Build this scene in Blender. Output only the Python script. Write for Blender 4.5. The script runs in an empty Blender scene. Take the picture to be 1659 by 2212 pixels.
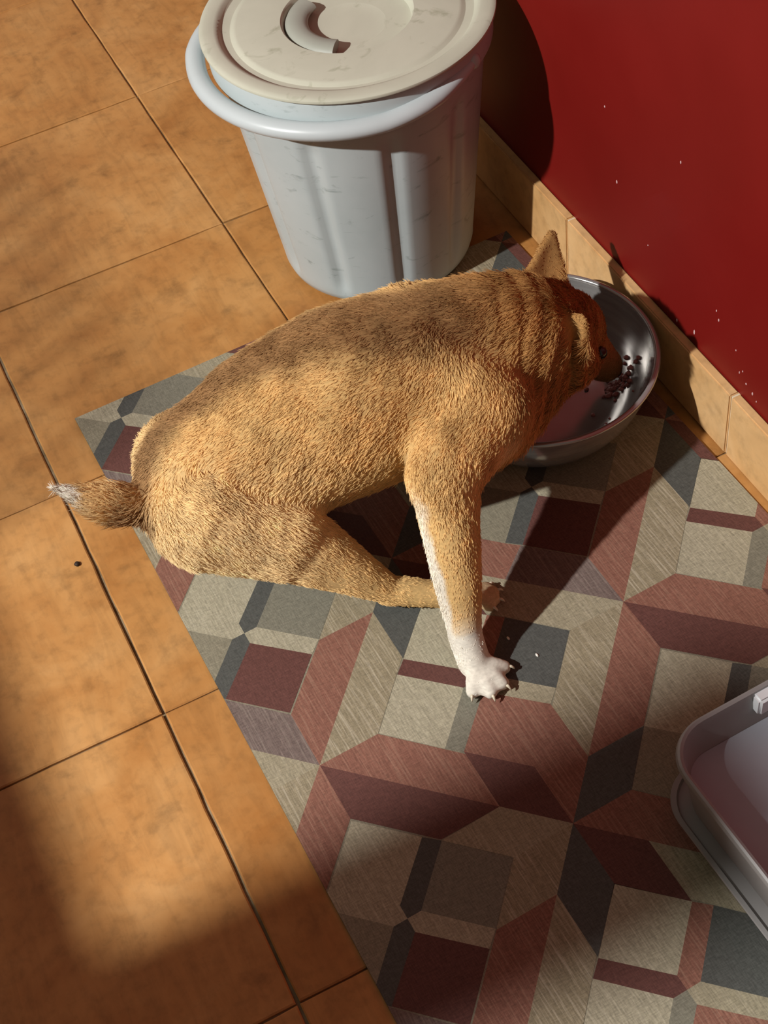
import bpy, bmesh, math, random
import numpy as np
from mathutils import Vector, Matrix, noise

# ------------------------------------------------------------------ camera, world, lamp, exposure
S = bpy.context.scene
C = S.collection
cd = bpy.data.cameras.new('camera'); cam = bpy.data.objects.new('camera', cd); C.objects.link(cam)
RIGHT = Vector((0.893362, -0.435975, -0.108765)); DOWN = Vector((-0.402131, -0.667730, -0.626440)); FWD = Vector((0.200486, 0.603375, -0.771844))
cam.matrix_world = Matrix(((RIGHT.x, -DOWN.x, -FWD.x, -0.026286), (RIGHT.y, -DOWN.y, -FWD.y, -2.629389),
                           (RIGHT.z, -DOWN.z, -FWD.z, 1.496969), (0, 0, 0, 1)))
cd.sensor_fit = 'HORIZONTAL'; cd.sensor_width = 36.0; cd.lens = 36.0 * 3223.34 / 1659.0
cd.clip_start = 0.05; cd.clip_end = 50
S.camera = cam

w = bpy.data.worlds.new('room_ambient'); S.world = w; w.use_nodes = True
w.node_tree.nodes['Background'].inputs[0].default_value = (1.0, 0.95, 0.79, 1)
w.node_tree.nodes['Background'].inputs[1].default_value = 0.135

LAMP = (-2.45, -1.85, 2.766)
ld = bpy.data.lights.new('ceiling_lamp_light', 'POINT'); ld.energy = 800; ld.shadow_soft_size = 0.045
ld.color = (1.0, 0.985, 0.95)
lo = bpy.data.objects.new('ceiling_lamp_light', ld); lo.location = LAMP; C.objects.link(lo)

S.view_settings.view_transform = 'Standard'; S.view_settings.look = 'None'
S.view_settings.gamma = 1.0; S.view_settings.exposure = 0.0
S.view_settings.use_curve_mapping = False

# ------------------------------------------------------------------ helpers
def srgb(r, g, b):
    f = lambda c: (c / 255 / 12.92) if c / 255 <= 0.04045 else ((c / 255 + 0.055) / 1.055) ** 2.4
    return (f(r), f(g), f(b), 1.0)

def obj(name, me, mat=None, parent=None):
    if isinstance(me, bmesh.types.BMesh):
        m = bpy.data.meshes.new(name); me.to_mesh(m); me.free(); me = m
    o = bpy.data.objects.new(name, me); C.objects.link(o)
    if mat is not None:
        if isinstance(mat, (list, tuple)):
            for k in mat: me.materials.append(k)
        elif not me.materials: me.materials.append(mat)
    if parent is not None: o.parent = parent
    return o

def smooth(o, angle=None):
    for f in o.data.polygons: f.use_smooth = True
    if angle is not None:
        o.data.set_sharp_from_angle(angle=math.radians(angle))
    return o

def tag(o, label, cat, group=None, kind=None):
    o['label'] = label; o['category'] = cat
    if group: o['group'] = group
    if kind: o['kind'] = kind
    return o

def empty(name, loc=(0, 0, 0)):
    o = bpy.data.objects.new(name, None); o.empty_display_size = 0.05; o.location = loc; C.objects.link(o); return o

def structure(o): o['kind'] = 'structure'; return o

class NT:
    """small node-tree helper"""
    def __init__(s, name, rough=0.6, spec=0.3, metal=0.0):
        s.m = bpy.data.materials.new(name); s.m.use_nodes = True
        s.t = s.m.node_tree; s.b = s.t.nodes['Principled BSDF']
        s.b.inputs['Roughness'].default_value = rough; s.b.inputs['Metallic'].default_value = metal
        s.b.inputs['Specular IOR Level'].default_value = spec
    def n(s, typ, **kw):
        x = s.t.nodes.new(typ)
        for k, v in kw.items():
            if k in x.inputs: x.inputs[k].default_value = v
            else: setattr(x, k, v)
        return x
    def l(s, a, b): s.t.links.new(a, b); return s
    def coord(s, kind='Object'): return s.n('ShaderNodeTexCoord').outputs[kind]
    def mapped(s, scale=(1, 1, 1), rot=(0, 0, 0), kind='Object', src=None):
        m = s.n('ShaderNodeMapping'); m.inputs['Scale'].default_value = scale; m.inputs['Rotation'].default_value = rot
        s.l(src or s.coord(kind), m.inputs['Vector']); return m.outputs['Vector']
    def noise(s, vec, scale, detail=4, rough=0.55, dist=0.0):
        x = s.n('ShaderNodeTexNoise'); x.inputs['Scale'].default_value = scale; x.inputs['Detail'].default_value = detail
        x.inputs['Roughness'].default_value = rough; x.inputs['Distortion'].default_value = dist
        s.l(vec, x.inputs['Vector']); return x.outputs['Fac']
    def ramp(s, fac, stops):
        r = s.n('ShaderNodeValToRGB'); e = r.color_ramp.elements
        while len(e) < len(stops): e.new(0.5)
        for i, (p, c) in enumerate(stops):
            e[i].position = p; e[i].color = c if len(c) == 4 else (*c, 1)
        s.l(fac, r.inputs['Fac']); return r.outputs['Color']
    def mix(s, fac, a, b, mode='MIX'):
        x = s.n('ShaderNodeMix', data_type='RGBA', blend_type=mode)
        for sock, v in ((x.inputs[0], fac), (x.inputs[6], a), (x.inputs[7], b)):
            if hasattr(v, 'is_linked'): s.l(v, sock)
            else: sock.default_value = v
        return x.outputs[2]
    def color(s, c):
        if hasattr(c, 'is_linked'): s.l(c, s.b.inputs['Base Color'])
        else: s.b.inputs['Base Color'].default_value = c
    def bump(s, h, strength=0.3, dist=0.002):
        x = s.n('ShaderNodeBump'); x.inputs['Strength'].default_value = strength; x.inputs['Distance'].default_value = dist
        s.l(h, x.inputs['Height']); s.l(x.outputs['Normal'], s.b.inputs['Normal'])

G = lambda v: (v, v, v, 1)

# ------------------------------------------------------------------ materials
def mat_tile(name, base, dark, light, per_tile=True, wear=0.7):
    t = NT(name, 0.5, 0.35)
    geo = t.n('ShaderNodeNewGeometry').outputs['Position']
    v = t.mapped(src=geo)
    n1 = t.noise(v, 9, 6, 0.6, 0.4); n2 = t.noise(v, 55, 4, 0.6); n3 = t.noise(v, 3.2, 3)
    col = t.ramp(n1, [(0.30, dark), (0.52, base), (0.75, light)])
    st = t.ramp(t.noise(t.mapped((14, 2.2, 2), src=geo), 4, 5, 0.65, 0.8), [(0.32, G(0.70)), (0.55, G(1.0))])
    col = t.mix(0.5, col, st, 'MULTIPLY')
    col = t.mix(0.6, col, t.ramp(n2, [(0.28, G(0.70)), (0.5, G(1.0)), (0.8, G(1.08))]), 'MULTIPLY')
    col = t.mix(0.8, col, t.ramp(n3, [(0.3, (0.86, 0.80, 0.72, 1)), (0.6, (1.04, 1.03, 1.02, 1))]), 'MULTIPLY')
    # dark dirt spots
    sp = t.ramp(t.noise(v, 17, 6, 0.65, 0.2), [(0.30, G(0.62)), (0.44, G(1.0))])
    col = t.mix(wear, col, sp, 'MULTIPLY')
    if per_tile:
        rnd = t.n('ShaderNodeObjectInfo').outputs['Random']
        col = t.mix(1.0, col, t.ramp(rnd, [(0.0, (0.90, 0.86, 0.80, 1)), (0.5, (1.0, 1.0, 1.0, 1)), (1.0, (1.06, 1.10, 1.18, 1))]), 'MULTIPLY')
    t.color(col)
    t.l(t.ramp(n1, [(0.3, G(0.42)), (0.7, G(0.62))]), t.b.inputs['Roughness'])
    t.bump(n1, 0.25, 0.003)
    return t.m

M_tile = mat_tile('terracotta', (0.475, 0.232, 0.070, 1), (0.40, 0.175, 0.046, 1), (0.53, 0.285, 0.100, 1))
M_skirt = mat_tile('skirting_terracotta', (0.66, 0.40, 0.175, 1), (0.60, 0.34, 0.135, 1), (0.72, 0.46, 0.22, 1), True, 0.15)

t = NT('grout', 0.9, 0.1); v = t.mapped(src=t.n('ShaderNodeNewGeometry').outputs['Position'])
t.color(t.ramp(t.noise(v, 30, 5), [(0.3, (0.13, 0.085, 0.042, 1)), (0.7, (0.32, 0.25, 0.155, 1))])); M_grout = t.m
t = NT('pale_grout', 0.9, 0.1); t.color((0.72, 0.62, 0.45, 1)); M_pgrout = t.m

t = NT('red_paint', 0.5, 0.22); v = t.mapped(src=t.n('ShaderNodeNewGeometry').outputs['Position'])
n1 = t.noise(v, 3.0, 4); n2 = t.noise(v, 60, 3)
c = t.ramp(n1, [(0.3, (0.145, 0.0048, 0.0036, 1)), (0.7, (0.182, 0.0075, 0.0055, 1))])
t.color(c); t.bump(n2, 0.08, 0.001)
t.l(t.ramp(n1, [(0.3, G(0.46)), (0.7, G(0.56))]), t.b.inputs['Roughness']); M_red = t.m
t = NT('pale_paint', 0.5, 0.3); t.color((0.62, 0.42, 0.42, 1)); M_speck = t.m
t = NT('plain_plaster', 0.8, 0.2); t.color((0.55, 0.50, 0.44, 1)); M_plaster = t.m

# woven printed mat colours: fine linen hatch over a flat printed tone
def mat_print(name, col, hatch=0.0, rot=0.0, light=(0.75, 0.68, 0.55, 1)):
    t = NT(name, 0.62, 0.25)
    co = t.coord('Object')
    a = t.noise(t.mapped((620, 110, 1), (0, 0, math.radians(43)), src=co), 1.0, 2, 0.6)
    b = t.noise(t.mapped((110, 620, 1), (0, 0, math.radians(43)), src=co), 1.0, 2, 0.6)
    s = t.noise(t.mapped((420, 14, 1), (0, 0, math.radians(rot)), src=co), 1.0, 3, 0.6)
    c = t.mix(0.75, col, t.ramp(a, [(0.30, G(0.72)), (0.5, G(1.0)), (0.72, G(1.28))]), 'MULTIPLY')
    c = t.mix(0.75, c, t.ramp(b, [(0.30, G(0.74)), (0.5, G(1.0)), (0.72, G(1.26))]), 'MULTIPLY')
    if hatch:
        c = t.mix(t.ramp(s, [(0.50, G(0)), (0.68, G(hatch))]), c, light)
        c = t.mix(0.55, c, t.ramp(s, [(0.28, G(0.72)), (0.5, G(1.0))]), 'MULTIPLY')
    t.color(c); t.bump(a, 0.12, 0.0006)
    return t.m

PC = dict(
    LB=mat_print('print_light_beige', (0.330, 0.300, 0.215, 1), 0.15, 20),
    BS=mat_print('print_beige_hatched', (0.255, 0.215, 0.140, 1), 0.28, 20),
    TN=mat_print('print_tan', (0.285, 0.250, 0.170, 1), 0.12, -30),
    GR=mat_print('print_grey_green', (0.180, 0.170, 0.130, 1)),
    GB=mat_print('print_grey_beige', (0.215, 0.195, 0.140, 1)),
    DG=mat_print('print_slate', (0.076, 0.078, 0.071, 1)),
    DR=mat_print('print_maroon', (0.112, 0.046, 0.038, 1)),
    RD=mat_print('print_brick_red', (0.215, 0.096, 0.068, 1), 0.22, -60, (0.50, 0.34, 0.24, 1)),
    PG=mat_print('print_mauve', (0.155, 0.115, 0.102, 1), 0.10, 10))
t = NT('mat_backing', 0.8, 0.1); t.color((0.05, 0.045, 0.04, 1)); M_back = t.m

def mat_plastic(name, c1, c2, dirt=None, rough=0.42, scale=7, k=0.8):
    t = NT(name, rough, 0.4); v = t.coord('Object')
    n1 = t.noise(v, scale, 5, 0.6, 0.5); n2 = t.noise(t.mapped((1, 1, 2.5), src=v), 22, 4, 0.65, 0.8)
    c = t.ramp(n1, [(0.3, c1), (0.7, c2)])
    if dirt:
        c = t.mix(t.ramp(n2, [(0.60, G(0)), (0.74, G(k))]), c, dirt)
    t.color(c); t.bump(n1, 0.05, 0.001)
    return t.m

M_can = mat_plastic('bluegrey_plastic', (0.40, 0.455, 0.46, 1), (0.46, 0.51, 0.515, 1), (0.20, 0.245, 0.24, 1), k=0.8)
M_rimp = mat_plastic('bluegrey_rim_plastic', (0.44, 0.48, 0.49, 1), (0.48, 0.52, 0.53, 1), rough=0.35)
M_lid = mat_plastic('cream_plastic', (0.455, 0.455, 0.365, 1), (0.53, 0.525, 0.425, 1), (0.31, 0.315, 0.225, 1), 0.5, 9, 0.8)
M_lidh = mat_plastic('greyed_cream_plastic', (0.30, 0.31, 0.265, 1), (0.36, 0.365, 0.31, 1), None, 0.5)
M_tray = mat_plastic('grey_plastic', (0.36, 0.39, 0.44, 1), (0.41, 0.44, 0.49, 1), rough=0.38)
M_tray2 = mat_plastic('taupe_plastic', (0.245, 0.235, 0.23, 1), (0.285, 0.275, 0.27, 1), rough=0.40)
M_clip = mat_plastic('white_plastic', (0.62, 0.63, 0.65, 1), (0.70, 0.71, 0.73, 1), rough=0.35)

t = NT('brushed_steel', 0.2, 0.5, 0.6); v = t.coord('Object')
n1 = t.noise(t.mapped((6, 6, 60), src=v), 3, 4)
t.color(t.ramp(n1, [(0.3, (0.36, 0.345, 0.33, 1)), (0.7, (0.46, 0.445, 0.43, 1))]))
t.l(t.ramp(n1, [(0.3, G(0.13)), (0.7, G(0.20))]), t.b.inputs['Roughness']); M_steel = t.m

t = NT('wet_meat', 0.4, 0.5); t.color(t.ramp(t.noise(t.coord('Object'), 60, 3), [(0.3, (0.28, 0.085, 0.075, 1)), (0.7, (0.50, 0.22, 0.19, 1))])); M_meat = t.m
t = NT('dark_crumb', 0.6, 0.3); t.color((0.030, 0.018, 0.013, 1)); M_crumb = t.m
t = NT('white_fluff', 0.8, 0.1); t.color((0.72, 0.70, 0.64, 1)); M_fluff = t.m
t = NT('dog_nose_skin', 0.35, 0.5); t.color((0.012, 0.009, 0.008, 1)); M_nose = t.m
t = NT('claw_horn', 0.3, 0.5); t.color((0.62, 0.55, 0.42, 1)); M_claw = t.m
t = NT('dog_eye', 0.08, 0.6); t.color((0.020, 0.010, 0.006, 1)); M_eye = t.m

# ------------------------------------------------------------------ floor, skirting, walls
random.seed(4)
def box_bm(x0, x1, y0, y1, z0, z1):
    bm = bmesh.new(); bmesh.ops.create_cube(bm, size=1)
    for v in bm.verts:
        v.co = Vector((x0 + (v.co.x + .5) * (x1 - x0), y0 + (v.co.y + .5) * (y1 - y0), z0 + (v.co.z + .5) * (z1 - z0)))
    return bm

T = 0.40
floor = structure(obj('floor', box_bm(-2.7, 0.80, -3.7, 1.1, -0.05, -0.0048), M_grout))

def tile_bm(rs, sx, sy, ti, n=10):
    """one handmade tile: wavy edges, worn arris; top at z=0, centre at the origin"""
    bm = bmesh.new()
    def rim(inset, z):
        out = []
        for side in range(4):
            for k in range(n):
                f = -0.5 + k / n
                p = [(f, -.5), (.5, f), (-f, .5), (-.5, -f)][side]
                x, y = p[0] * sx, p[1] * sy
                j = 0.0011 * noise.noise(Vector((x * 22 + rs * 7.3, y * 22, rs * 3.1))) + 0.0006 * noise.noise(Vector((x * 90, y * 90, rs)))
                m = Vector((-p[0] if abs(p[0]) == .5 else 0, -p[1] if abs(p[1]) == .5 else 0)) * 2
                x += m.x * (inset + j); y += m.y * (inset + j)
                out.append(bm.verts.new((x, y, z + (ti[0] * x + ti[1] * y if z > -.006 else 0))))
        return out
    a, b, c = rim(0.0, -0.009), rim(0.0, -0.0014), rim(0.0018, 0.0)
    m = len(a)
    for r0, r1 in ((a, b), (b, c)):
        for k in range(m): bm.faces.new((r0[k], r0[(k + 1) % m], r1[(k + 1) % m], r1[k]))
    bm.faces.new(c)
    return bm

GAP = 0.0026
for i in range(-6, 2):
    for k in range(-2, 9):
        x0, x1 = i * T, (i + 1) * T
        if i == 1: x1 = 0.796
        ya, yb = -(k + 1) * T, -k * T
        sx, sy = x1 - x0 - GAP, yb - ya - GAP
        near = i >= -1 and -1 <= k <= 6
        g = 0.0010 if i == -1 else 0
        bm = tile_bm(i * 13 + k, sx - g, sy, (random.uniform(-1, 1) * .002, random.uniform(-1, 1) * .002), 14 if near else 3)
        o = obj('tile', bm, M_tile, floor)
        o.location = ((x0 + x1) / 2 - g, (ya + yb) / 2, random.uniform(-0.0012, 0.0))

wall = structure(obj('wall_right', box_bm(0.802, 0.95, -3.7, 1.1, 0, 2.6), M_red))
bm = bmesh.new()
random.seed(11)
for (y, z) in [(-1.449, .363), (-1.310, .241), (-1.547, .187), (-1.541, .198), (-1.460, .116), (-1.586, .168), (-1.597, .139), (-1.612, .132),
               (-1.499, .127), (-1.626, .127), (-1.387, .190), (-1.279, .339), (-1.603, .146), (-1.635, .121)]:
    r = bmesh.ops.create_icosphere(bm, subdivisions=1, radius=1)
    s = random.uniform(.0010, .0019)
    bmesh.ops.scale(bm, vec=(.0006, s * .9, s * random.uniform(1.1, 2.4)), verts=r['verts'])
    bmesh.ops.translate(bm, vec=(.802, y, z), verts=r['verts'])
o = obj('paint_specks', bm, M_speck, wall); o['kind'] = 'stuff'

SK_X, SK_H = 0.788, 0.108
skirt = structure(obj('baseboard_right', box_bm(SK_X + .003, .8018, -3.6, 1.0, 0.0, SK_H - .002), M_pgrout))
for k in range(-2, 9):
    yb, ya = -k * T - 0.003 - .001, -(k + 1) * T - 0.003 + .0008
    bm = box_bm(SK_X, .8016, ya + .0008, yb, 0.0005, SK_H)
    bmesh.ops.bevel(bm, geom=[e for e in bm.edges if all(v.co.x < .79 for v in e.verts) or all(v.co.z > .1 for v in e.verts)], offset=.0018, segments=2, affect='EDGES')
    smooth(obj('skirting_tile', bm, M_skirt, skirt), 40)

back = structure(obj('wall_back', box_bm(-2.7, 0.95, 1.1, 1.2, 0, 2.6), M_plaster))
# added half-height blocker wall and post, out of frame, shaped to bound floor light
part = structure(obj('shade_wall', box_bm(-1.36, -1.26, -3.6, 1.0, 0, 1.335), M_plaster))
post = structure(obj('shade_blocker_1', box_bm(-1.36, -1.26, -1.966, -1.848, 1.335, 1.714), M_plaster))

bm = bmesh.new()  # row of unseen thin rods, added to half-shade the far-left floor
for k in range(9):
    b2 = box_bm(-1.319, -1.308, -1.535 + k * .036, -1.524 + k * .036, 1.335, 1.575); me_ = bpy.data.meshes.new('tmp'); b2.to_mesh(me_); b2.free()
    bm.from_mesh(me_); bpy.data.meshes.remove(me_)
shade_rods = structure(obj('shade_blocker_2', bm, M_plaster))

# ------------------------------------------------------------------ printed mat
MO = Vector((0.1342, -1.7590)); MA = Vector((.4172, .0212)); MB_ = Vector((-.0112, .4288))
S_ = {(0, 0)}
q, e, h = 0.183, 0.360, 0.5
cell = []     # polygons in cell coordinates: (colour, points)
def P(c, *pts): cell.append((c, pts))
# eight leaves round the star at (0,0)
P('RD', (0, 0), (q, 0), (e, -.18), (e, -e))
P('DR', (0, 0), (e, -e), (.18, -e), (0, -q))
P('RD', (0, 0), (0, -q), (-.18, -e), (-e, -e))
P('BS', (0, 0), (-e, -e), (-e, -.18), (-q, 0))
P('TN', (0, 0), (-q, 0), (-e, .18), (-e, e))
P('PG', (0, 0), (-.25, .25), (-.146, .33), (0, q))
P('RD', (-.25, .25), (-e, e), (-.18, e), (-.146, .33))
P('RD', (0, 0), (0, q), (.18, e), (e, e))
P('BS', (0, 0), (e, e), (e, .18), (q, 0))
# eight leaves round the star at (.5,.5)
P('DG', (h, h), (e, e), (e, .175), (h, .308))
P('DR', (h, h), (h, .308), (.64, .172), (.64, e))
P('BS', (h, h), (.318, h), (.18, e), (e, e))
P('TN', (h, h), (e, 1 - e), (.18, .637), (.318, h))
P('DR', (h, h), (h, .690), (e, .828), (e, 1 - e))
P('RD', (h, h), (.64, .64), (.64, .828), (h, .690))
P('DG', (h, h), (.684, h), (.82, .638), (.64, .64))
P('RD', (h, h), (.64, e), (.82, e), (.684, h))
# four squares and four strips round (0,.5)
def quad(cx, cy, up, dn, lf, rt, s_ur, s_dr, s_dl, s_ul):
    a, b = .040, .184    # strip half width, far corner
    P(up, (cx, cy + .31), (cx + .14, cy + .172), (cx, cy + a), (cx - .14, cy + .172))
    P(dn, (cx, cy - .31), (cx - .14, cy - .172), (cx, cy - a), (cx + .14, cy - .172))
    P(lf, (cx - .314, cy), (cx - .18, cy + .137), (cx - a, cy), (cx - .18, cy - .137))
    P(rt, (cx + .314, cy), (cx + .18, cy - .137), (cx + a, cy), (cx + .18, cy + .137))
    for sx, sy, c in ((1, 1, s_ur), (1, -1, s_dr), (-1, -1, s_dl), (-1, 1, s_ul)):
        P(c, (cx, cy), (cx + sx * a, cy), (cx + sx * .18, cy + sy * .137), (cx + sx * .14, cy + sy * .172), (cx, cy + sy * a))
quad(0, .5, 'LB', 'DR', 'GB', 'GR', 'DG', 'LB', 'DG', 'LB')
quad(.5, 0, 'LB', 'RD', 'LB', 'DG', 'RD', 'TN', 'GR', 'DR')
# squares bridging to the outer corners
def clip(poly, a, b, c):
    out = []
    for i in range(len(poly)):
        p, r = poly[i], poly[(i + 1) % len(poly)]
        dp, dr = a * p[0] + b * p[1] + c, a * r[0] + b * r[1] + c
        if dp >= 0: out.append(p)
        if (dp > 0 > dr) or (dp < 0 < dr):
            f = dp / (dp - dr); out.append((p[0] + f * (r[0] - p[0]), p[1] + f * (r[1] - p[1])))
    return out
# mat rectangle: local frame with its corner at the photographed corner, x along the short edge, y towards the viewer
MC = Vector((0.0590, -1.0812)); MX = Vector((1, .0215)).normalized(); MY = Vector((.0215, -1)).normalized()
MW, ML = 0.703, 1.36
bm = bmesh.new(); keys = list(PC); MT = 0.0028
for i in range(-2, 4):
    for j in range(-5, 4):
        for c, pts in cell:
            pl = []
            for (s, u) in pts:
                wv = MO + MA * (s + i) + MB_ * (u + j) - MC
                pl.append((wv.dot(MX), wv.dot(MY)))
            for (a, b, d) in ((1, 0, 0), (-1, 0, MW), (0, 1, 0), (0, -1, ML)):
                pl = clip(pl, a, b, d)
                if len(pl) < 3: break
            if len(pl) < 3: continue
            ar = sum(pl[k][0] * pl[(k + 1) % len(pl)][1] - pl[(k + 1) % len(pl)][0] * pl[k][1] for k in range(len(pl)))
            if abs(ar) < 1e-7: continue
            vs = [bm.verts.new((p[0], -p[1], MT)) for p in pl]
            f = bm.faces.new(vs); f.material_index = keys.index(c)
            if f.normal.z < 0 or (f.normal_update() or f.normal.z < 0): f.normal_flip()
nb = len(keys)
ring = [(0, 0), (MW, 0), (MW, -ML), (0, -ML)]
base = [bm.verts.new((x, y, 0.0002)) for x, y in ring]; topv = [bm.verts.new((x, y, MT - .00025)) for x, y in ring]
for k in range(4):
    f = bm.faces.new((base[k], base[(k + 1) % 4], topv[(k + 1) % 4], topv[k])); f.material_index = nb
f = bm.faces.new(base[::-1]); f.material_index = nb
f = bm.faces.new(topv); f.material_index = keys.index('GB')
bmesh.ops.recalc_face_normals(bm, faces=[f for f in bm.faces if f.material_index == nb])
mat = obj('patterned_floor_mat', bm, [PC[k] for k in keys] + [M_back])
mat.matrix_world = Matrix(((MX.x, -MY.x, 0, MC.x), (MX.y, -MY.y, 0, MC.y), (0, 0, 1, 0), (0, 0, 0, 1)))
tag(mat, 'thin floor mat printed with maroon, beige and slate interlocking squares, under the dog', 'mat')

# ------------------------------------------------------------------ lidded bin
def lathe(prof, n=96, rfun=None, a0=0.0, closed_top=True):
    bm = bmesh.new(); rings = []
    for (r, z) in prof:
        rings.append([bm.verts.new(((rfun(r, z, a0 + 2 * math.pi * k / n) if rfun else r) * math.cos(a0 + 2 * math.pi * k / n),
                                    (rfun(r, z, a0 + 2 * math.pi * k / n) if rfun else r) * math.sin(a0 + 2 * math.pi * k / n), z)) if r > 1e-6 else None
                      for k in range(n)] if r > 1e-6 else [bm.verts.new((0, 0, z))])
    for A, B in zip(rings, rings[1:]):
        for k in range(n):
            k2 = (k + 1) % n
            if len(A) == 1 and len(B) == 1: continue
            if len(A) == 1: bm.faces.new((A[0], B[k], B[k2])[::-1])
            elif len(B) == 1: bm.faces.new((A[k], A[k2], B[0]))
            else: bm.faces.new((A[k], A[k2], B[k2], B[k]))
    bmesh.ops.recalc_face_normals(bm, faces=bm.faces)
    return bm

def tube(pts, radii, n=14, caps=True):
    bm = bmesh.new(); pts = [Vector(p) for p in pts]; rings = []; up = None
    for i, p in enumerate(pts):
        d = (pts[min(i + 1, len(pts) - 1)] - pts[max(i - 1, 0)]).normalized()
        if up is None: up = Vector((0, 0, 1)) if abs(d.z) < .9 else Vector((1, 0, 0))
        x = d.cross(up).normalized(); y = x.cross(d).normalized(); up = y
        r = radii[i] if hasattr(radii, '__len__') else radii
        rx, ry = r if hasattr(r, '__len__') else (r, r)
        rings.append([bm.verts.new(p + x * rx * math.cos(2 * math.pi * k / n) + y * ry * math.sin(2 * math.pi * k / n)) for k in range(n)])
    for A, B in zip(rings, rings[1:]):
        for k in range(n): bm.faces.new((A[k], A[(k + 1) % n], B[(k + 1) % n], B[k]))
    if caps: bm.faces.new(rings[0][::-1]); bm.faces.new(rings[-1])
    bmesh.ops.recalc_face_normals(bm, faces=bm.faces)
    return bm

BX, BY = 0.5885, -0.982
can = empty('lidded_bin', (BX, BY, MT + .0004))
tag(can, 'blue-grey plastic bin with cream lid and ribbed sides against the red wall', 'bin')
HZ = 0.3970
def flute(r, z, a):
    # shallow vertical grooves between flat panels, fading out at the foot and under the rim
    fz = max(0, min(1, (z - .018) / .02)) * max(0, min(1, (.318 - z) / .012))
    k = math.degrees(a) + 100
    d = (k + 18) % 36 - 18
    g = max(0.0, 1 - abs(d) / 6.0); g = g * g * (3 - 2 * g)
    facet = 1 - 0.010 * (1 - abs(d) / 18.0) * 0
    return (r - (.0065 * g) * fz) * facet
prof = [(0, 0.004), (.118, .004), (.124, .0), (.133, .002), (.1405, .009), (.1435, .019), (.1445, .03)]
for k in range(1, 20):
    z = .03 + k * .29 / 19; prof.append((.1445 + (.1770 - .1445) * (z - .03) / .29, z))
prof += [(.1778, .326), (.1788, .345), (.1800, .3535), (.1890, .3545), (.1912, .3565), (.1925, .3880), (.1912, .3905), (.1800, .3910), (.1760, .388), (.172, .34), (.140, .03), (0, .012)]
smooth(obj('bin_body', lathe(prof, 180, flute), M_can, can), 45)
lp = [(0, .3760), (.03, .3760), (.0790, .3765), (.0835, .3790), (.0870, .3905), (.0890, .3925), (.148, .3930), (.1525, .3922), (.1560, .3895), (.1600, .3885), (.1660, .3890),
      (.1700, .3925), (.1730, .3970), (.1780, .3985), (.1900, .3985), (.1945, .3978), (.1968, .3965), (.1975, .3945), (.1970, .3925), (.1950, .3915), (.1905, .3915), (.1750, .3915), (0, .3700)]
lid = smooth(obj('bin_lid', lathe(lp, 128), M_lid, can), 40)
# the curved grip lying in the round recess of the lid
gp = [(.068 * math.cos(math.radians(a)), .068 * math.sin(math.radians(a)), .3862) for a in np.linspace(118, 232, 22)]
grip = smooth(obj('lid_grip', tube(gp, [(.0155, .0075)] * 22, 12), M_lidh, lid), 50)
grip.location = (0, 0, 0)
# bail handle folded down round the front of the rim
hp = []; hr = []
A0, A1 = 128, -58
for k in range(61):
    f = k / 60; a = math.radians(A0 + f * (360 - (A0 - A1)))
    dip = math.sin(math.pi * f)
    R_ = .1905 + .0080 * min(1, dip * 2.2)
    hp.append((-.011 * min(1, dip * 2) + R_ * math.cos(a), .002 + R_ * math.sin(a), .3700 - .0135 * min(1, dip * 1.5)))
    hr.append((.0136 * (.55 + .45 * min(1, dip * 3)), .0115 * (.6 + .4 * min(1, dip * 3))))
hd = smooth(obj('bail_handle', tube(hp, hr, 16), M_rimp, can), 60)
for f in (0, -1):
    bm = bmesh.new(); bmesh.ops.create_uvsphere(bm, u_segments=16, v_segments=10, radius=.011)
    bmesh.ops.translate(bm, vec=hp[f], verts=bm.verts); smooth(obj('handle_pivot', bm, M_rimp, hd))

# ------------------------------------------------------------------ steel bowl and the scraps of food in it
RX, RY = 0.6243, -1.4050
bowl = empty('feeding_bowl', (RX, RY, MT + .0004))
tag(bowl, 'shiny stainless steel feeding bowl under the dog head beside the tiled skirting', 'bowl')
bp = [(0, .0010), (.085, .0006), (.098, .0015), (.112, .0075), (.126, .020), (.138, .040), (.1465, .062), (.152, .084), (.1530, .0955)]
ins = [(.1512, .0955), (.150, .084), (.1446, .063), (.1362, .042), (.1246, .0228), (.111, .0098), (.097, .0038), (.084, .0026), (0, .0024)]
smooth(obj('bowl_shell', lathe(bp + ins, 128), M_steel, bowl), 60)
rp = [(.1556 * math.cos(2 * math.pi * k / 96), .1556 * math.sin(2 * math.pi * k / 96), .0966) for k in range(97)]
smooth(obj('rolled_rim', tube(rp, [(.0040, .0032)] * len(rp), 12, caps=False), M_steel, bowl))

random.seed(21)
def blob(r, sq=(1, 1, .6), seed=0, sub=2, amp=.35):
    bm = bmesh.new(); bmesh.ops.create_icosphere(bm, subdivisions=sub, radius=r)
    for v in bm.verts:
        v.co *= 1 + amp * noise.noise(v.co / r * 1.3 + Vector((seed * 3.7, seed, 0)))
        v.co = Vector((v.co.x * sq[0], v.co.y * sq[1], v.co.z * sq[2]))
    return bm
def bowl_z(x, y):
    r = math.hypot(x - RX, y - RY)
    return MT + .0004 + float(np.interp(r, [0, .084, .097, .111, .1246, .1362, .1446, .150], [.0024, .0026, .0038, .0098, .0228, .042, .063, .084]))
bm = bmesh.new()
for k in range(46):
    x = random.gauss(.727, .014); y = random.gauss(-1.4345, .009)
    r = random.uniform(.0022, .0046)
    b2 = blob(r, (1.3, 1, .7), k, 1); me_ = bpy.data.meshes.new('tmp'); b2.to_mesh(me_); b2.free()
    n0 = len(bm.verts); bm.from_mesh(me_); bpy.data.meshes.remove(me_)
    bm.verts.ensure_lookup_table()
    bmesh.ops.translate(bm, vec=(x, y, bowl_z(x, y) + r * .45), verts=bm.verts[n0:])
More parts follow.
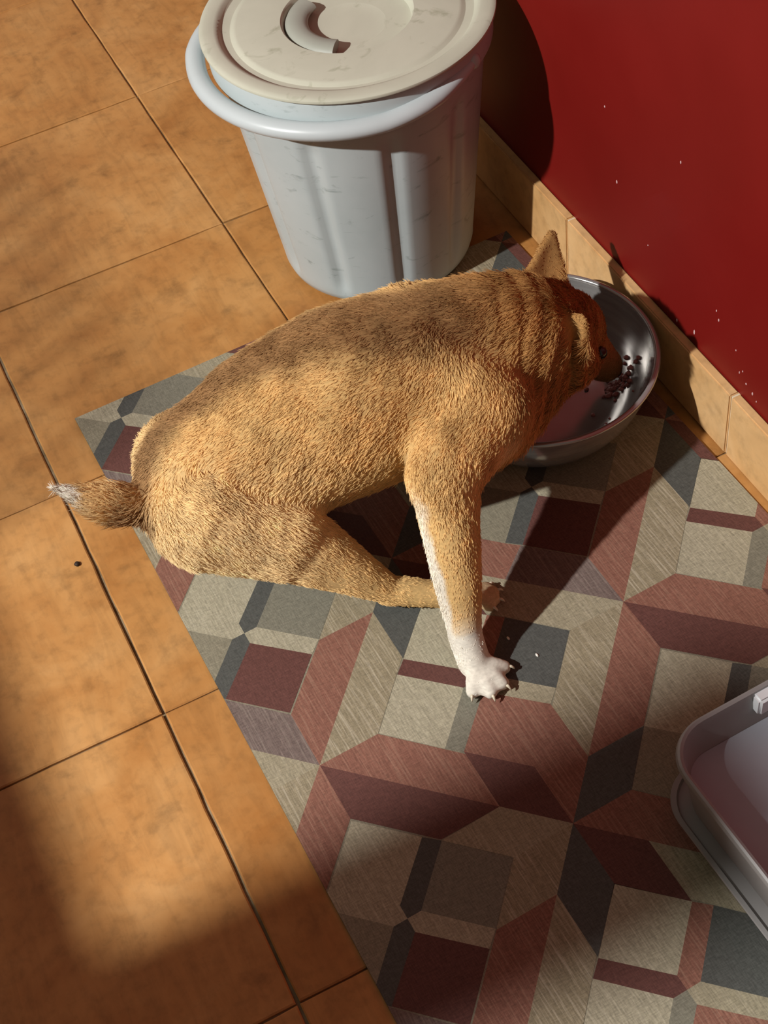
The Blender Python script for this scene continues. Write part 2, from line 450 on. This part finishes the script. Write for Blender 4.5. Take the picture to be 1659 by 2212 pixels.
o = smooth(obj('wet_food_scraps', bm, M_meat)); tag(o, 'smear of reddish brown wet food scraps on the bowl floor near the wall side', 'food', kind='stuff')
for k, (x, y, r) in enumerate([(.7535, -1.417, .0040), (.676, -1.460, .0028), (.682, -1.484, .0022), (.700, -1.489, .0022), (.6905, -1.478, .0016), (.733, -1.468, .0018), (.7585, -1.4395, .0034)]):
    o = smooth(obj('food_crumb', blob(r, (1, 1, .8), k + 5), M_meat)); o.location = (x, y, bowl_z(x, y) + r * .55)
    lab = ['dark food crumb stuck high on the wall side of the bowl', 'tiny dark food crumb on the bowl floor nearest the dog throat', None, None, None, None, 'dark food crumb beside the wet scraps on the wall side'][k]
    if lab: tag(o, lab, 'crumb')
    else: tag(o, {2: 'tiny dark food crumb lowest on the bowl floor, closest to the front rim', 3: 'tiny food crumb low in the bowl, right of the lowest crumb',
                  4: 'faintest of the tiny crumbs on the bowl floor below the muzzle', 5: 'tiny food crumb on the bowl wall at the right end of the row'}[k], 'crumb', 'crumbs near the front of the bowl')

# ------------------------------------------------------------------ grey plastic litter tray, bottom right
tray = empty('plastic_tray', (0.4385, -1.9790, MT + .0004)); tray.rotation_euler = (0, 0, math.radians(2.2))
tag(tray, 'grey plastic tray with raised walls and rim at the right edge', 'tray')
TW, TL = 0.330, 0.460
def rrect(x0, x1, y0, y1, r, n=10):
    out = []
    for cx, cy, a in ((x1 - r, y1 - r, 0), (x0 + r, y1 - r, 90), (x0 + r, y0 + r, 180), (x1 - r, y0 + r, 270)):
        for k in range(n + 1):
            t_ = math.radians(a + 90 * k / n); out.append((cx + r * math.cos(t_), cy + r * math.sin(t_)))
    return out
def loft(layers, cap0=True, cap1=True):
    bm = bmesh.new(); rs = []
    for (ins_, z, r) in layers:
        rs.append([bm.verts.new((x, y, z)) for x, y in rrect(ins_, TW - ins_, -TL + ins_, -ins_, r)])
    for A, B in zip(rs, rs[1:]):
        for k in range(len(A)): bm.faces.new((A[k], A[(k + 1) % len(A)], B[(k + 1) % len(B)], B[k]))
    if cap0: bm.faces.new(rs[0][::-1])
    if cap1: bm.faces.new(rs[-1])
    bmesh.ops.recalc_face_normals(bm, faces=bm.faces)
    return bm
smooth(obj('tray_base', loft([(.012, 0, .04), (.008, .004, .044), (.006, .020, .046), (.000, .023, .051), (-.0012, .026, .052), (-.0004, .0285, .051), (.0040, .0285, .050), (.0065, .0245, .047)], True, True), M_tray2, tray), 35)
smooth(obj('tray_tub', loft([(.026, .0245, .035), (.018, .034, .04), (.011, .085, .045), (.007, .112, .047), (.0015, .1145, .05), (0, .1195, .052), (.0012, .1250, .052), (.0035, .1265, .050), (.0065, .1250, .048), (.009, .115, .045), (.0145, .080, .04), (.020, .070, .036)], True, False), M_tray2, tray), 35)
smooth(obj('tray_floor', loft([(.0165, .074, .0375), (.0165, .0772, .0375)], True, True), M_tray, tray), 35)
bm = box_bm(.117, .215, -.021, -.0065, .098, .1255); bmesh.ops.bevel(bm, geom=bm.edges[:], offset=.003, segments=3, affect='EDGES')
smooth(obj('rim_clip', bm, M_clip, tray), 40)

# ------------------------------------------------------------------ small litter on floor and mat
o = smooth(obj('dark_pellet', blob(.0036, (1, 1.2, .8), 3), M_crumb)); o.location = (-.021, -1.331, .0020)
tag(o, 'small dark pellet lying on the terracotta tile left of the mat', 'crumb')
for k, (x, y) in enumerate(((.423, -1.753), (.405, -1.715))):
    o = smooth(obj('white_fleck', blob(.0022, (.8, 1.5, .4), 9 + k, 1), M_fluff)); o.location = (x, y, MT + .0007)
    tag(o, ('white fleck of fluff in the middle of the slate square by the paw', 'white fleck of fluff at the corner of the slate square nearest the dog leg')[k], 'fleck')

# ------------------------------------------------------------------ the dog
V = Vector
Z0 = MT
# bones: (from, to, radius from, radius to, hair length); hair lies from the first point towards the second
BN = [
 ('skull',  (.655, -1.428, .150), (.617, -1.442, .182), .052, .062, .010),
 ('muzzle', (.715, -1.427, .052), (.655, -1.432, .140), .023, .043, .007),
 ('cheekR', (.662, -1.452, .120), (.622, -1.478, .155), .030, .042, .014),
 ('cheekL', (.672, -1.410, .122), (.650, -1.392, .158), .030, .042, .014),
 ('neck1',  (0.621, -1.437, 0.172), (0.564, -1.462, 0.218), .062, .076, .020),
 ('neck2',  (0.564, -1.462, 0.218), (0.506, -1.446, 0.212), .076, .090, .022),
 ('throat', (0.594, -1.474, 0.158), (0.488, -1.518, 0.176), .050, .068, .024),
 ('chest1', (0.500, -1.446, 0.208), (0.424, -1.446, 0.200), .092, .110, .016),
 ('chest2', (0.424, -1.446, 0.200), (0.346, -1.436, 0.200), .110, .117, .014),
 ('loin',   (0.346, -1.436, 0.200), (0.250, -1.427, 0.183), .117, .106, .014),
 ('croup',  (0.250, -1.427, 0.183), (0.160, -1.428, 0.165), .106, .087, .014),
 ('rump',   (0.165, -1.430, 0.168), (0.112, -1.445, 0.165), .070, .048, .014),
 ('scapR',  (0.444, -1.480, 0.270), (0.478, -1.545, 0.208), .033, .054, .012),
 ('scapL',  (0.452, -1.395, 0.262), (0.488, -1.371, 0.205), .034, .052, .016),
 ('armR',   (0.478, -1.545, 0.208), (0.394, -1.596, 0.194), .058, .044, .016),
 ('foreR1', (0.395, -1.598, 0.194), (0.372, -1.656, 0.116), .042, .0295, .010),
 ('foreR2', (0.372, -1.656, 0.116), (.352, -1.711, .045), .0295, .0200, .007),
 ('carpR',  (.352, -1.711, .045), (.350, -1.733, .019), .0200, .0200, .005),
 ('armL',   (0.488, -1.371, 0.205), (0.435, -1.366, 0.170), .052, .042, .016),
 ('foreL1', (0.435, -1.366, 0.170), (.420, -1.368, .110), .038, .028, .010),
 ('foreL2', (.420, -1.368, .110), (.412, -1.355, .040), .028, .019, .007),
 ('carpL',  (.412, -1.355, .040), (.418, -1.345, .018), .019, .019, .005),
 ('thighR', (.140, -1.478, .165), (.208, -1.526, .126), .072, .056, .016),
 ('crusR',  (.208, -1.526, .126), (.302, -1.598, .040), .054, .0195, .010),
 ('metaR',  (.302, -1.598, .036), (.372, -1.636, .020), .0190, .0160, .006),
 ('hfootR', (.372, -1.636, .020), (.392, -1.646, .017), .0165, .0170, .004),
 ('thighL', (.150, -1.400, .165), (.225, -1.375, .125), .070, .054, .016),
 ('crusL',  (.225, -1.375, .125), (.290, -1.345, .040), .050, .0195, .010),
 ('metaL',  (.290, -1.345, .036), (.345, -1.335, .020), .0190, .0160, .006),
 ('hfootL', (.345, -1.335, .020), (.365, -1.333, .017), .0165, .0170, .004),
 ('tail1',  (0.090, -1.447, 0.175), (0.033, -1.446, 0.217), .029, .019, .036),
 ('tail2',  (0.033, -1.446, 0.217), (-0.006, -1.436, 0.252), .019, .005, .017),
]
def toes(c, ang, ln, r, spread=(-33, -11, 11, 33)):
    out = []
    for k, d in enumerate(spread):
        a = math.radians(ang + d); L = ln * (1.0 if abs(d) < 20 else .86)
        p0 = V((c[0] + .004 * math.cos(a), c[1] + .004 * math.sin(a), c[2]))
        p1 = V((c[0] + L * .62 * math.cos(a), c[1] + L * .62 * math.sin(a), c[2] + .001))
        p2 = V((c[0] + L * math.cos(a), c[1] + L * math.sin(a), Z0 + r + .0005))
        out.append((p0, p1, p2, r, a))
    return out
TOES = {'R': toes((.3495, -1.737, .0170), -78, .039, .0090, (-46, -14, 13, 48)), 'H': toes((.390, -1.645, .0150), -22, .032, .0076),
        'L': toes((.418, -1.345, .0150), 20, .034, .0082), 'K': toes((.363, -1.333, .0145), 8, .032, .0076)}
for key, tl in TOES.items():
    for p0, p1, p2, r, a in tl:
        BN.append(('toe' + key, tuple(p0), tuple(p1), r * 1.15, r * 1.1, .003)); BN.append(('toe' + key, tuple(p1), tuple(p2), r * 1.1, r, .003))

def cone_capsule(bm, A, B, ra, rb, n=20):
    A, B = V(A), V(B); d = (B - A); L = d.length; d.normalize()
    x = d.orthogonal().normalized(); y = d.cross(x)
    rings = []; m = 5
    for k in range(m + 1):
        t_ = math.pi / 2 * k / m; rings.append((A - d * ra * math.cos(t_), ra * math.sin(t_)))
    for k in range(m + 1):
        t_ = math.pi / 2 * k / m; rings.append((B + d * rb * math.sin(t_), rb * math.cos(t_)))
    vr = []
    for p, r in rings:
        vr.append([bm.verts.new(p)] if r < 1e-6 else [bm.verts.new(p + (x * math.cos(2 * math.pi * k / n) + y * math.sin(2 * math.pi * k / n)) * r) for k in range(n)])
    for Q, W in zip(vr, vr[1:]):
        for k in range(n):
            k2 = (k + 1) % n
            if len(Q) == 1: bm.faces.new((Q[0], W[k2], W[k]))
            elif len(W) == 1: bm.faces.new((Q[k], Q[k2], W[0]))
            else: bm.faces.new((Q[k], Q[k2], W[k2], W[k]))
bm = bmesh.new()
for (nm, A, B, ra, rb, hl) in BN: cone_capsule(bm, A, B, ra, rb)
# ears: broad cupped triangles, part of the same skin
def ear(base0, base1, tip, thick):
    b0, b1, tp = V(base0), V(base1), V(tip)
    nrm = (b1 - b0).cross(tp - b0).normalized()
    for k in range(9):
        f = k / 8; A = b0.lerp(b1, f); bow = math.sin(math.pi * f) * .005
        cone_capsule(bm, A - nrm * bow, tp - nrm * bow * .1 + (A - (b0 + b1) / 2) * .06, thick, thick * .8, 8)
EARS = [((.604, -1.440, .205), (.622, -1.524, .155), (.628, -1.521, .258)),
        ((.622, -1.374, .200), (.684, -1.378, .172), (.700, -1.318, .207))]
for e_ in EARS: ear(*e_, .0062)
bmesh.ops.recalc_face_normals(bm, faces=bm.faces)
raw = obj('dog_raw', bm, None)
rm = raw.modifiers.new('r', 'REMESH'); rm.mode = 'VOXEL'; rm.voxel_size = .0036
sm = raw.modifiers.new('s', 'SMOOTH'); sm.factor = .5; sm.iterations = 7
dg = bpy.context.evaluated_depsgraph_get(); dg.update()
dme = bpy.data.meshes.new_from_object(raw.evaluated_get(dg), depsgraph=dg)
bpy.data.objects.remove(raw)
dme.name = 'dog_body'
nv = len(dme.vertices); co = np.empty(nv * 3, np.float32); dme.vertices.foreach_get('co', co); co = co.reshape(-1, 3)

names = [b[0] for b in BN]
NA = np.array([b[1] for b in BN]); NB_ = np.array([b[2] for b in BN]); RA = np.array([b[3] for b in BN]); RB = np.array([b[4] for b in BN]); HL = np.array([b[5] for b in BN])
def field(p):
    """weights of every bone at points p"""
    d = NB_ - NA; L2 = (d ** 2).sum(1)
    W = np.zeros((len(p), len(BN)), np.float32)
    for i in range(len(BN)):
        s = np.clip(((p - NA[i]) @ d[i]) / L2[i], 0, 1)
        dist = np.linalg.norm(p - NA[i] - s[:, None] * d[i], axis=1) - (RA[i] + (RB[i] - RA[i]) * s)
        W[:, i] = np.exp(-np.clip(dist + .012, 0, None) / .007)
    W += 1e-9
    return W / W.sum(1, keepdims=True)
def has(*pre): return np.array([any(n.startswith(q_) for q_ in pre) for n in names])

def lerp(a, b, t_): return a + (b - a) * t_[:, None]
def sstep(a, b, x): t_ = np.clip((x - a) / (b - a), 0, 1); return t_ * t_ * (3 - 2 * t_)
rng = np.random.default_rng(5)
def vnoise(p, sc, seed):
    """cheap smooth 3-D noise by summed sines"""
    r = np.random.default_rng(seed); out = np.zeros(len(p))
    for k in range(7):
        kx = r.normal(size=3) * sc; out += np.sin(p @ kx + r.uniform(0, 6.28))
    return out / 3.7
# spine line for the dorsal saddle
SP = np.array([(0.640, -1.432, 0.235), (0.586, -1.437, 0.25), (0.538, -1.446, 0.27), (0.461, -1.454, 0.29), (0.392, -1.435, 0.295), (0.313, -1.409, 0.285), (0.233, -1.393, 0.265), (0.17, -1.388, 0.24), (0.11, -1.414, 0.215), (0.071, -1.452, 0.185)])
def spine_dist(p):
    best = np.full(len(p), 9.0)
    for A, B in zip(SP, SP[1:]):
        d = B - A; s = np.clip(((p - A) @ d) / (d @ d), 0, 1); best = np.minimum(best, np.linalg.norm(p - A - s[:, None] * d, axis=1))
    return best
def coat(p, nrm, W):
    gold = np.array([.76, .49, .20]); brown = np.array([.29, .150, .060]); cream = np.array([.93, .71, .39]); white = np.array([.92, .86, .74]); rust = np.array([.46, .225, .070])
    c = np.tile(gold, (len(p), 1))
    n1 = vnoise(p, 28, 1); n2 = vnoise(p, 75, 2)
    # paler flanks and haunch towards the rear
    c = lerp(c, cream, .85 * sstep(.36, .12, p[:, 0]) * sstep(.28, .15, p[:, 2]))
    c = lerp(c, np.array([.58, .34, .12]), .45 * np.clip(n1, 0, 1))
    sd = spine_dist(p) + .010 * n1; wd = np.interp(p[:, 0], [.07, .12, .20, .40, .60], [.026, .036, .052, .066, .070])
    c = lerp(c, brown, .92 * sstep(1.25, .55, sd / wd))
    c = lerp(c, rust, .80 * sstep(.47, .58, p[:, 0] + .02 * n1))
    wl = W[:, has('foreR', 'carpR', 'toeR', 'foreL', 'carpL', 'toeL')].sum(1)
    c = lerp(c, gold * 1.06, .7 * wl)
    legw = np.clip(wl, 0, 1)
    foot = W[:, has('carp', 'toeR', 'toeL')].sum(1)
    c = lerp(c, white, np.clip(foot * 1.3 + legw * sstep(.062, .048, p[:, 2] + .008 * n2), 0, 1))
    # white stripe down the rear edge of the forelegs
    rear = sstep(-.80, -.97, nrm[:, 0] + .12 * n2)
    c = lerp(c, white, .9 * rear * legw * sstep(.215, .19, p[:, 2]))
    hl = W[:, has('crus', 'meta', 'hfoot', 'toeH', 'toeK')].sum(1)
    c = lerp(c, np.array([.76, .50, .21]), .6 * hl)
    hf = W[:, has('toeH', 'toeK')].sum(1); c = lerp(c, np.array([.78, .62, .44]), .6 * hf)
    # pale chest tuft, white tail tip, dark tail middle
    tl = W[:, has('tail')].sum(1)
    c = lerp(c, np.array([.50, .31, .13]), tl * .6 * sstep(.035, .015, p[:, 0]))
    c = lerp(c, white, tl * sstep(.022, .008, p[:, 0]))
    c = lerp(c, cream, .7 * sstep(.035, .012, np.linalg.norm(p - np.array([.478, -1.592, .190]), axis=1)))
    return c * (1 + .10 * n2[:, None])

# melt the trunk's joints together; limbs, muzzle and ears keep their form
ed = np.empty(len(dme.edges) * 2, np.int32); dme.edges.foreach_get('vertices', ed); ed = ed.reshape(-1, 2)
deg = np.bincount(ed.ravel(), minlength=nv).astype(np.float32)[:, None]
W0 = field(co); mk = W0[:, has('neck', 'throat', 'chest', 'loin', 'croup', 'rump', 'scap', 'arm')].sum(1)
for b0, b1, tp in EARS:
    cen = (np.array(b0) + np.array(b1)) / 2; d_ = np.array(tp) - cen; s_ = np.clip((co - cen) @ d_ / (d_ @ d_), 0, 1)
    mk = mk * sstep(.02, .04, np.linalg.norm(co - cen - s_[:, None] * d_, axis=1))
mk = (mk ** 2)[:, None]
for it in range(70):
    acc = np.zeros_like(co); np.add.at(acc, ed[:, 0], co[ed[:, 1]]); np.add.at(acc, ed[:, 1], co[ed[:, 0]])
    co = co + (acc / deg - co) * (.6 * mk)
dme.vertices.foreach_set('co', co.ravel().astype(np.float32)); dme.update()
nor = np.empty(nv * 3, np.float32); dme.vertices.foreach_get('normal', nor); nor = nor.reshape(-1, 3)
Wv = field(co)
# gentle muscle relief and skin folds
disp = .0016 * vnoise(co, 22, 7) * (1 - Wv[:, has('toe', 'carp', 'hfoot', 'meta', 'tail', 'muzzle')].sum(1))
fold = Wv[:, has('neck1', 'throat', 'cheekR')].sum(1)
disp += .0020 * np.sin((co @ np.array([.86, -.22, -.45])) * 2 * math.pi / .024) * fold
co2 = co + nor * disp[:, None]
co2[:, 2] = np.maximum(co2[:, 2], Z0 + .0005)
dme.vertices.foreach_set('co', co2.ravel().astype(np.float32)); dme.update()
dme.vertices.foreach_get('normal', (nbuf := np.empty(nv * 3, np.float32))); nor = nbuf.reshape(-1, 3)
cv = coat(co2, nor, Wv)
at = dme.color_attributes.new('coat', 'FLOAT_COLOR', 'POINT')
at.data.foreach_set('color', np.c_[cv * .75, np.ones(nv)].ravel().astype(np.float32))
t = NT('dog_skin_coat', 0.8, 0.1); a = t.n('ShaderNodeVertexColor', layer_name='coat')
t.color(t.mix(0.6, a.outputs['Color'], t.ramp(t.noise(t.mapped((60, 60, 160)), 3, 3), [(0.3, G(0.7)), (0.7, G(1.15))]), 'MULTIPLY')); M_coat = t.m
dog = empty('dog', (.30, -1.47, 0)); tag(dog, 'short-haired golden brown dog crouching on the mat and eating from the steel bowl', 'dog')
body = smooth(obj('body', dme, M_coat)); body.parent = dog; body.matrix_parent_inverse = Matrix.Translation((-.30, 1.47, 0))
def dogpart(name, bm_or_me, m, par=None):
    o = smooth(obj(name, bm_or_me, m)); o.parent = par or dog
    if par is None: o.matrix_parent_inverse = Matrix.Translation((-.30, 1.47, 0))
    return o
bm = bmesh.new(); bmesh.ops.create_uvsphere(bm, u_segments=20, v_segments=12, radius=.0125)
for v in bm.verts: v.co = V((v.co.x * .8, v.co.y * 1.15, v.co.z * .85))
bmesh.ops.translate(bm, vec=(.728, -1.4265, .038), verts=bm.verts); dogpart('nose', bm, M_nose)
for c in ((.676, -1.4785, .140), (.690, -1.385, .142)):
    bm = bmesh.new(); bmesh.ops.create_uvsphere(bm, u_segments=16, v_segments=10, radius=.0085); bmesh.ops.translate(bm, vec=c, verts=bm.verts); dogpart('eye', bm, M_eye)
for key, tl in TOES.items():
    for p0, p1, p2, r, a in tl:
        d = V((math.cos(a), math.sin(a), 0)); b = p2 + d * r * .72 + V((0, 0, .002))
        b = b - d * .0015
        pts = [b, b + d * .0032 + V((0, 0, .0002)), b + d * .0060 + V((0, 0, -.0028)), b + d * .0074 + V((0, 0, -.0058))]
        dogpart('claw', tube(pts, [.0020, .0019, .0013, .0004], 8), M_claw)

# fur: real strands rooted on the body, lying along the coat's natural direction
dme.calc_loop_triangles()
tri = np.empty(len(dme.loop_triangles) * 3, np.int32); dme.loop_triangles.foreach_get('vertices', tri); tri = tri.reshape(-1, 3)
ar = np.linalg.norm(np.cross(co2[tri[:, 1]] - co2[tri[:, 0]], co2[tri[:, 2]] - co2[tri[:, 0]]), axis=1)
NH = 230000
ti = rng.choice(len(tri), NH, p=ar / ar.sum())
u = rng.random((NH, 2)); su = np.sqrt(u[:, :1]); bc = np.c_[1 - su, su * (1 - u[:, 1:]), su * u[:, 1:]]
root = (co2[tri[ti]] * bc[:, :, None]).sum(1); rn = (nor[tri[ti]] * bc[:, :, None]).sum(1); rn /= np.linalg.norm(rn, axis=1, keepdims=True)
Wh = field(root); flow = Wh @ ((NB_ - NA) / np.linalg.norm(NB_ - NA, axis=1)[:, None]); hl = Wh @ HL
keep = (root[:, 2] > Z0 + .004); root, rn, Wh, flow, hl = root[keep], rn[keep], Wh[keep], flow[keep], hl[keep]; NH = len(root)
down = np.array([0, 0, -1.0])
flow = flow + .35 * down * (Wh[:, has('chest', 'loin', 'croup', 'rump', 'thigh', 'neck')].sum(1))[:, None]
tan = flow - rn * (flow * rn).sum(1, keepdims=True); tan /= np.linalg.norm(tan, axis=1, keepdims=True) + 1e-6
side = np.cross(rn, tan)
# ears carry very short hair
for b0, b1, tp in EARS:
    cen = (np.array(b0) + np.array(b1)) / 2; d_ = np.array(tp) - cen; s_ = np.clip((root - cen) @ d_ / (d_ @ d_), .15, 1)
    near_ = np.linalg.norm(root - cen - s_[:, None] * d_, axis=1) < .03 * (1 - s_ * .5)
    hl = np.where(near_, .006, hl)
clump = vnoise(root, 150, 31) * .16 + vnoise(root, 50, 32) * .24
lift = .27 + .11 * vnoise(root, 95, 33) + rng.normal(0, .13, NH)
dirv = tan * np.cos(lift)[:, None] + rn * np.sin(np.clip(lift, .06, .9))[:, None] + side * (clump + rng.normal(0, .24, NH))[:, None]
dirv /= np.linalg.norm(dirv, axis=1, keepdims=True)
ln = hl * (.62 + .42 * rng.random(NH)) * (1 + .18 * vnoise(root, 60, 34))
KP = 4; pos = np.empty((NH, KP, 3), np.float32)
for k in range(KP):
    f = k / (KP - 1)
    pos[:, k] = root - rn * .0008 + dirv * (ln * f)[:, None] - rn * (ln * .16 * f * f)[:, None]
pos[:, :, 2] = np.maximum(pos[:, :, 2], Z0 + .0008)
hc = bpy.data.hair_curves.new('fur'); hc.add_curves([KP] * NH)
hc.attributes['position'].data.foreach_set('vector', pos.reshape(-1)) if 'position' in hc.attributes else hc.points.foreach_set('position', pos.reshape(-1))
ra_ = hc.attributes.get('radius') or hc.attributes.new('radius', 'FLOAT', 'POINT')
rad = np.tile(np.array([.00040, .00036, .00026, .00008], np.float32), NH); ra_.data.foreach_set('value', rad)
hcol = coat(root, rn, Wh) * (.82 + .36 * rng.random((NH, 1))) * (1 + .12 * vnoise(root, 120, 35))[:, None]
ca = hc.attributes.new('fur_color', 'FLOAT_COLOR', 'CURVE'); ca.data.foreach_set('color', np.c_[np.clip(hcol, .01, .95), np.ones(NH)].ravel().astype(np.float32))
t = NT('fur_strands', 0.65, 0.2); a = t.n('ShaderNodeAttribute', attribute_name='fur_color'); t.color(a.outputs['Color']); M_fur = t.m
fur = obj('fur', hc, M_fur); fur['kind'] = 'stuff'; fur.parent = dog; fur.matrix_parent_inverse = Matrix.Translation((-.30, 1.47, 0))
